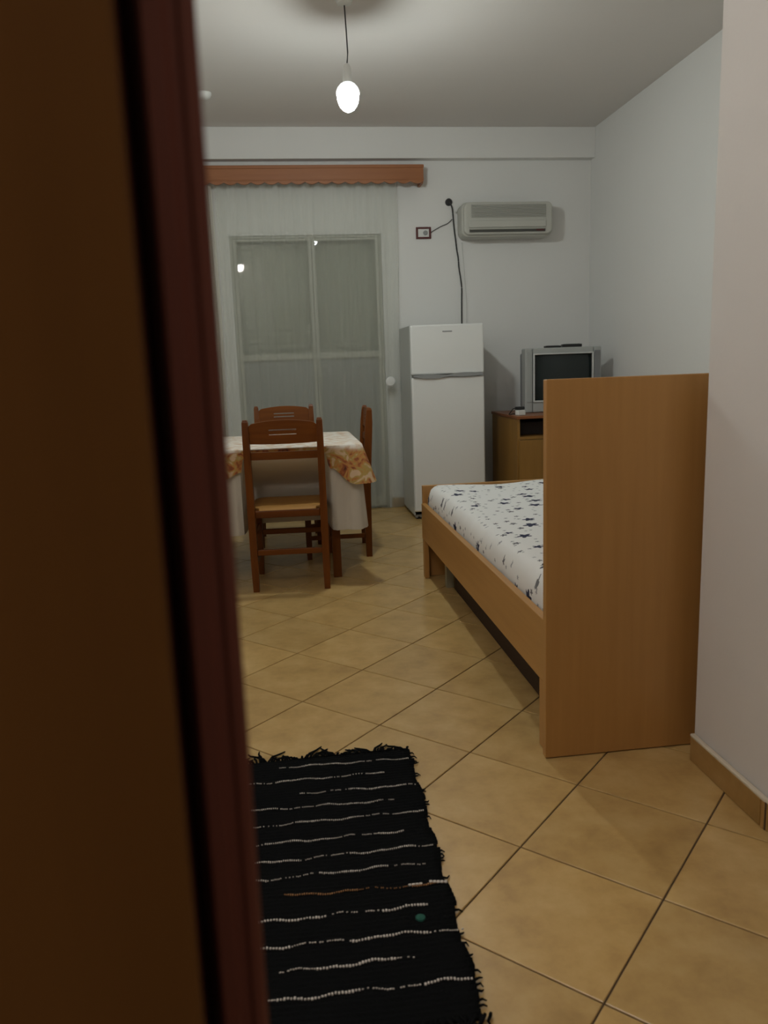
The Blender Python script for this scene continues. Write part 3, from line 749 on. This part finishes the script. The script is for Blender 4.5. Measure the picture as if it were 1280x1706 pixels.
# ------------------------------------------------------------------ dining chairs
def lerp(a, b, t): return a+(b-a)*t
def make_chair(label):
    """origin on the floor under the middle of the back; the sitter faces +Y"""
    t = thing('dining_chair', label, 'chair', (0, 0, 0), 0, 'dining chairs around the table')
    hw = 0.183; rake = 0.032; Hc = 0.885
    def yback(z): return 0.018 - (rake*max(0, (z-0.43)/(Hc-0.43)))
    for s in (-1, 1):
        bm = B(); rings = []
        for z, hx, hy in ((0.001, 0.015, 0.017), (0.12, 0.0175, 0.019), (0.40, 0.0185, 0.023), (0.50, 0.0175, 0.023), (0.80, 0.0165, 0.021), (Hc-0.012, 0.015, 0.015), (Hc, 0.010, 0.010)):
            yb = yback(z); rings.append([bm.verts.new((s*hw+a*hx, yb+b*hy, z)) for a, b in ((-1, -1), (1, -1), (1, 1), (-1, 1))])
        for A, C in zip(rings, rings[1:]):
            for k in range(4): bm.faces.new((A[k], A[(k+1) % 4], C[(k+1) % 4], C[k]))
        bm.faces.new(rings[0]); bm.faces.new(rings[-1]); obj('back_post', bm, M['chair'], t)
    for s in (-1, 1):
        bm = B(); rings = []
        for z, h in ((0.001, 0.014), (0.10, 0.017), (0.34, 0.0185), (0.405, 0.0185)):
            rings.append([bm.verts.new((s*0.185+a*h, 0.375+b*h, z)) for a, b in ((-1, -1), (1, -1), (1, 1), (-1, 1))])
        for A, C in zip(rings, rings[1:]):
            for k in range(4): bm.faces.new((A[k], A[(k+1) % 4], C[(k+1) % 4], C[k]))
        bm.faces.new(rings[0]); bm.faces.new(rings[-1]); obj('front_leg', bm, M['chair'], t)
    # arched top rail with two horizontal slots
    def rail(outline_top, outline_bot, zc, slots):
        bm = B(); n = 20; hwid = hw-0.014
        xs = [lerp(-hwid, hwid, i/n) for i in range(n+1)]
        def yy(x, z, f): return yback(z) - 0.0 + 0.006*(1-(x/hwid)**2)*-1 + f*0.010
        levels = []
        # rows of z, with slot rows removed between x limits
        zt = [outline_top(x/hwid) for x in xs]; zb = [outline_bot(x/hwid) for x in xs]
        cuts = [0.0]+[c for sl in slots for c in sl]+[1.0]
        G = {}
        for f in (-1, 1):
            for r, c in enumerate(cuts):
                for i, x in enumerate(xs):
                    z = lerp(zb[i], zt[i], c) if r in (0, len(cuts)-1) else zb[0]+c*(0.105)
                    G[f, r, i] = bm.verts.new((x, yy(x, z, f), z))
        def is_hole(r, i): return r % 2 == 1 and r < len(cuts)-1 and 6 <= i < 14 and slots
        R = len(cuts)-1
        for r in range(R):
            for i in range(n):
                if is_hole(r, i): continue
                for f in (-1, 1): bm.faces.new((G[f, r, i], G[f, r, i+1], G[f, r+1, i+1], G[f, r+1, i]))
                if r == 0 or is_hole(r-1, i): bm.faces.new((G[-1, r, i], G[-1, r, i+1], G[1, r, i+1], G[1, r, i]))
                if r == R-1 or is_hole(r+1, i): bm.faces.new((G[-1, r+1, i], G[-1, r+1, i+1], G[1, r+1, i+1], G[1, r+1, i]))
                if i == 0 or is_hole(r, i-1): bm.faces.new((G[-1, r, i], G[-1, r+1, i], G[1, r+1, i], G[1, r, i]))
                if i == n-1 or is_hole(r, i+1): bm.faces.new((G[-1, r, i+1], G[-1, r+1, i+1], G[1, r+1, i+1], G[1, r, i+1]))
        return bm
    obj('top_rail', rail(lambda u: 0.862+0.018*(1-u*u)-0.010*(1 if abs(u) > 0.9 else 0), lambda u: 0.765-0.004*(1-u*u), 0, [(0.40, 0.46), (0.60, 0.66)]), M['chair_x'], t)
    obj('middle_rail', rail(lambda u: 0.722, lambda u: 0.684, 0, []), M['chair_x'], t)
    # seat: wooden frame with woven rush pad
    bm = B()
    box(bm, (0, 0.018, 0.405), (2*hw-0.034, 0.026, 0.040), bev=0.006)
    box(bm, (0, 0.375, 0.405), (2*hw-0.030, 0.028, 0.040), bev=0.006)
    for s in (-1, 1): box(bm, (s*0.184, 0.198, 0.405), (0.028, 0.325, 0.040), bev=0.006)
    obj('seat_frame', bm, M['chair_x'], t)
    bm = B(); nn = 24
    g = []
    for j in range(nn+1):
        row = []
        for i in range(nn+1):
            u, v = i/nn*2-1, j/nn*2-1
            e = (1-u**8)*(1-v**8)
            ridge = 0.0014*math.sin((abs(u) if abs(u) > abs(v) else abs(v))*50)
            dip = -0.006*(1-u*u)*(1-v*v)
            row.append(bm.verts.new((u*0.192, 0.198+v*0.195, 0.426+0.016*e+ridge+dip)))
        g.append(row)
    for j in range(nn):
        for i in range(nn): bm.faces.new((g[j][i], g[j][i+1], g[j+1][i+1], g[j+1][i]))
    geo = bmesh.ops.extrude_face_region(bm, geom=bm.faces[:])
    for v in [q for q in geo['geom'] if isinstance(q, bmesh.types.BMVert)]: v.co.z = 0.424
    # keep the pad clear of the posts
    for v in bm.verts:
        if v.co.y < 0.045 and abs(v.co.x) > 0.155: v.co.y = 0.045
        if v.co.y > 0.350 and False: pass
    obj('seat', bm, M['rush'], t, True, 50)
    for nm, a, b_ in (('stretcher', (-hw, 0.018, 0.205), (hw, 0.018, 0.205)), ('stretcher', (-0.185, 0.375, 0.24), (0.185, 0.375, 0.24))):
        bm = B(); box(bm, ((a[0]+b_[0])/2, a[1], a[2]), (2*hw-0.034, 0.016, 0.030), bev=0.003); obj(nm, bm, M['chair_x'], t)
    for s in (-1, 1):
        for z in (0.13, 0.28):
            bm = B(); box(bm, (s*0.184, 0.197, z), (0.016, 0.325, 0.026), bev=0.003); obj('stretcher', bm, M['chair'], t)
    return t
def dup(root, label, loc, rz):
    r = root.copy(); COL.objects.link(r); r.location = loc; r.rotation_euler = (0, 0, rz); r['label'] = label
    for c in list(root.children):
        d = c.copy(); COL.objects.link(d); d.parent = r
        for g in c.children:
            e = g.copy(); COL.objects.link(e); e.parent = d
    return r
c1 = make_chair('nearest stained wooden dining chair, its slotted back towards the viewer')
c1.location = (-0.006, 3.955, 0); c1.rotation_euler = (0, 0, -0.06)
dup(c1, 'stained wooden dining chair on the far side of the table, facing the viewer', (0.006, 5.375, 0), PI)
dup(c1, 'stained wooden dining chair seen side-on at the right of the table', (0.490, 4.772, 0), PI/2-0.03)

# ------------------------------------------------------------------ table and cloths
TX0, TX1, TY0, TY1, TZ = -0.60, 0.376, 4.07, 4.86, 0.722
tb = thing('dining_table', 'dining table hidden under a white cloth and a floral topper', 'table', ((TX0+TX1)/2, (TY0+TY1)/2, 0))
hx, hy = (TX1-TX0)/2, (TY1-TY0)/2
part('tabletop', (0, 0, TZ-0.014), (2*hx, 2*hy, 0.026), M['chair_x'], tb, bev=0.003)
for sx in (-1, 1):
    for sy in (-1, 1): part('leg', (sx*(hx-0.130), sy*(hy-0.105), (TZ-0.028)/2), (0.045, 0.045, TZ-0.030), M['chair'], tb, bev=0.003)
bm = B()
for sy in (-1, 1): box(bm, (0, sy*(hy-0.105), TZ-0.052), (2*hx-0.30, 0.018, 0.045))
for sx in (-1, 1): box(bm, (sx*(hx-0.130), 0, TZ-0.052), (0.018, 2*hy-0.25, 0.045))
obj('apron', bm, M['chair'], tb)

def cloth(name, label, off, ztop, hem, notch_z, mat, amp, nfold, border=None, corner_drop=0.0, zig=0.0, flare=0.02, notch_in=0.0):
    """cloth over the table; hem(side,u) rises onto the seats of chairs pushed under it"""
    bm = B(); lay = bm.verts.layers.float.new('border') if border is not None else None
    r = 0.03; x0, x1, y0, y1 = TX0-off, TX1+off, TY0-off, TY1+off
    pts = []
    def seg(ax, ay, bx, by, n, nx_, ny_):
        for k in range(n):
            t = k/n; pts.append((lerp(ax, bx, t), lerp(ay, by, t), nx_, ny_))
    def arc(cx, cy, a0, n=6):
        for k in range(n):
            a = math.radians(a0+90*k/n); pts.append((cx+r*math.cos(a), cy+r*math.sin(a), math.cos(a), math.sin(a)))
    N = 90
    seg(x0+r, y0, x1-r, y0, N, 0, -1); arc(x1-r, y0+r, -90)
    seg(x1, y0+r, x1, y1-r, N, 1, 0); arc(x1-r, y1-r, 0)
    seg(x1-r, y1, x0+r, y1, N, 0, 1); arc(x0+r, y1-r, 90)
    seg(x0, y1-r, x0, y0+r, N, -1, 0); arc(x0+r, y0+r, 180)
    def sstep(d, w): return max(0.0, min(1.0, d/w))
    rows = 16; ring_prev = None; first = None
    rings = []
    for j in range(rows+1):
        v = j/rows; ring = []
        for idx, (x, y, nx_, ny_) in enumerate(pts):
            # which chair notch
            k = 0.0; tuck = 0.0
            if ny_ < -0.9:
                k = 1-sstep(abs(x+0.004)-0.212, 0.012)
            elif nx_ > 0.9: k = 1-sstep(abs(y-4.772)-0.222, 0.012)
            elif ny_ > 0.9: k = 1-sstep(abs(x+0.002)-0.222, 0.012)
            dc = min(math.hypot(x-cx, y-cy) for cx in (x0, x1) for cy in (y0, y1))
            cf = max(0, 1-dc/0.16)
            hz = hem - corner_drop*cf + zig*math.sin(idx*0.42)
            hz = max(hz, 0.02)
            tuckable = notch_in > 0 and abs(ny_) > 0.9
            if not tuckable: hz = lerp(hz, max(hz, notch_z), k)
            z = lerp(ztop, hz, v)
            fold = math.sin(idx*2*PI/ (len(pts)/nfold) )*amp*v + math.sin(idx*2*PI/(len(pts)/(nfold*2.3))+1)*amp*0.4*v
            out = fold*(1-0.6*k) + flare*v*(0.4+0.6*cf)*(1-k)*1.2 + 0.05*cf*v*(1-k)*(1 if flare > 0.02 else 0.5)
            if tuckable:
                tt = sstep(ztop-0.02-z, 0.24); tt = tt*tt*(3-2*tt)
                out = out*(1-k)+0.3*out*k - k*tt*(notch_in if ny_ < 0 else 0.0)
            q = bm.verts.new((x+nx_*(out+0.004), y+ny_*(out+0.004), z))
            if lay is not None: q[lay] = max(0.0, min(1.0, (v-border)*12))
            ring.append(q)
        rings.append(ring)
    n = len(pts)
    for A, C in zip(rings, rings[1:]):
        for i in range(n): bm.faces.new((A[i], A[(i+1) % n], C[(i+1) % n], C[i]))
    # top: rounded shoulder then flat
    ins = [bm.verts.new((x-nx_*0.006, y-ny_*0.006, ztop+0.004)) for x, y, nx_, ny_ in pts]
    for i in range(n): bm.faces.new((rings[0][i], rings[0][(i+1) % n], ins[(i+1) % n], ins[i]))
    bm.faces.new(ins)
    o = obj(name, bm, mat, None, True, 60)
    return tag(o, label, 'tablecloth')
cloth('tablecloth', 'long white pleated tablecloth hanging low around the dining table', 0.004, TZ+0.002, 0.285, 0.4475, M['cloth'], 0.009, 44, notch_in=0.298, flare=0.008)
cloth('table_topper', 'shorter cream topper cloth with an orange and brown floral border', 0.019, TZ+0.0075, 0.600, 0.690, M['floral'], 0.008, 18, border=0.06, corner_drop=0.085, zig=0.014, flare=0.021)

# ------------------------------------------------------------------ rag rug
RX0, RX1, RY0, RY1 = -0.33, 0.300, 1.165, 2.150
rug = thing('rag_rug', 'black woven rag rug with thin broken white stripes and a frayed fringe', 'rug', (0, 0, 0))
def redge(y): return 0.3135-0.024*(2.17-y) + 0.004*math.sin(y*31)
def ripple(x, y): return 0.0035*math.sin(x*4+y*9)
bm = B(); ny = 300; nx = 26; g = []
rnd = random.Random(4)
pick = [rnd.uniform(-0.004, 0.004) for _ in range(ny+1)]
for j in range(ny+1):
    y = lerp(RY0, RY1, j/ny); row = []
    for i in range(nx+1):
        u = i/nx; x = lerp(RX0, redge(y)+pick[j//6], u)
        rid = 0.0030*abs(math.sin((y+0.004*math.sin(x*9))*PI/0.0135)) + 0.0008*math.sin(x*120+j)
        yy = y + 0.004*math.sin(x*7+y*3) - 0.010*(x)
        row.append(bm.verts.new((x, yy, 0.0055+rid)))
    g.append(row)
for j in range(ny):
    for i in range(nx): bm.faces.new((g[j][i], g[j][i+1], g[j+1][i+1], g[j+1][i]))
bord = [g[0][i] for i in range(nx+1)]+[g[j][nx] for j in range(1, ny+1)]+[g[ny][i] for i in range(nx-1, -1, -1)]+[g[j][0] for j in range(ny-1, 0, -1)]
low = [bm.verts.new((v.co.x, v.co.y, 0.0006)) for v in bord]
for i in range(len(bord)): bm.faces.new((bord[i], low[i], low[(i+1) % len(bord)], bord[(i+1) % len(bord)]))
bm.faces.new(low)
obj('weave', bm, M['rug'], rug, True)
# white weft lines, each made of stitched dashes
lines = [(-0.07, 2.102, .306, 2.086, 'w'), (-0.20, 2.026, .228, 2.020, 'w'), (-0.015, 1.953, .302, 1.939, 'w'), (-0.20, 1.893, .236, 1.874, 'w'),
         (-0.20, 1.815, .302, 1.812, 'w'), (-0.20, 1.738, .236, 1.733, 'w'), (-0.20, 1.664, .305, 1.665, 'w'), (-0.18, 1.603, .265, 1.601, 'w'),
         (-0.059, 1.540, .299, 1.521, 't'), (-0.20, 1.466, .248, 1.459, 'w'), (-0.20, 1.392, .301, 1.378, 'w'), (-0.069, 1.320, .191, 1.318, 'w'), (-0.20, 1.256, .292, 1.247, 'w')]
for li, (xa, ya, xb, yb, kd) in enumerate(lines):
    rr = random.Random(li*3+1); bm = B()
    x = xa; size = 0.010 if li > 8 else 0.008
    dens = 1.0
    while x < xb-0.004:
        u = (x-xa)/(xb-xa)
        y = lerp(ya, yb, u)+0.0035*math.sin(x*38+li*2)+0.002*math.sin(x*90+li)
        # yarn thickness varies along the line: thin thread, then fat knots
        env = 0.55+0.45*math.sin(x*23+li*1.7)
        fat = 1.0 if env > 0.45 else 0.45
        h = (0.0052 if li > 8 else 0.0042)*fat*(0.7+0.6*rr.random())
        ln = size*(0.36+0.12*rr.random())
        if not (fat < 0.6 and rr.random() < 0.28):
            a = 0.5*rr.uniform(-1, 1)
            box(bm, (x+ln/2, y+rr.uniform(-0.0008, 0.0008), 0.0093), (ln, h, 0.0034), Matrix.Rotation(a*0.5, 4, 'Z'), bev=0.0008, seg=1)
        x += size*(0.62 if fat > 0.6 else 0.50)
    o = obj('stripe', bm, M['rug_tan'] if kd == 't' else M['rug_white'], rug)
    if kd == 't': o['label'] = 'tan brown stripe'
bm = B()
for k in range(5): box(bm, (0.262+k*0.008, 1.527-k*0.0016+0.003, 0.0105), (0.007, 0.007, 0.004), bev=0.001, seg=1)
for k in range(4): box(bm, (0.215+k*0.008, 1.527, 0.0105), (0.007, 0.005, 0.004), bev=0.001, seg=1)
obj('knots', bm, M['rug_white'], rug)
bm = B(); lathe(bm, [(0.0, 0.0), (0.011, 0.0), (0.010, 0.003), (0.005, 0.0045), (0, 0.0045)], (0.220, 1.423, 0.0075), 9); o = obj('scrap', bm, M['rug_teal'], rug); o['label'] = 'small teal patch'
# frayed fringe at both ends
for nm, yb_, sg in (('fringe', RY1, 1), ('fringe', RY0, -1)):
    bm = B(); rr = random.Random(9+sg); x = RX0
    lay_x = RX0
    while x < 0.308:
        tuft = 0.5+0.5*math.sin(x*95)+0.3*math.sin(x*41); L = rr.uniform(0.020, 0.046)*(0.60+0.85*max(0, tuft)); an = rr.uniform(-0.5, 0.5)+0.5*math.sin(x*60)
        y0 = yb_ - 0.010*x - sg*0.004
        pts = [(x, y0, 0.006), (x+math.sin(an)*L*0.4, y0+sg*L*0.4, 0.0075+rr.random()*0.003), (x+math.sin(an*1.6)*L*0.8, y0+sg*L*0.75, 0.005), (x+math.sin(an*2)*L*0.9+rr.uniform(-.006, .006), y0+sg*L, 0.0032)]
        tube(bm, pts, [0.0034, 0.0032, 0.0028, 0.0018], 5); x += rr.uniform(0.005, 0.0105)
    o = obj(nm, bm, M['rug'], rug, True); o['kind'] = 'stuff'
bm = B(); rr = random.Random(21); y = RY0+0.02
while y < RY1-0.02:
    if rr.random() < 0.35:
        xe = redge(y)
        tube(bm, [(xe-0.004, y, 0.006), (xe+0.006, y+rr.uniform(-0.004, 0.004), 0.006), (xe+rr.uniform(0.008, 0.014), y+rr.uniform(-0.008, 0.008), 0.0035)], [0.003, 0.0022, 0.0012], 5)
    y += 0.012
o = obj('edge_threads', bm, M['rug'], rug, True); o['kind'] = 'stuff'
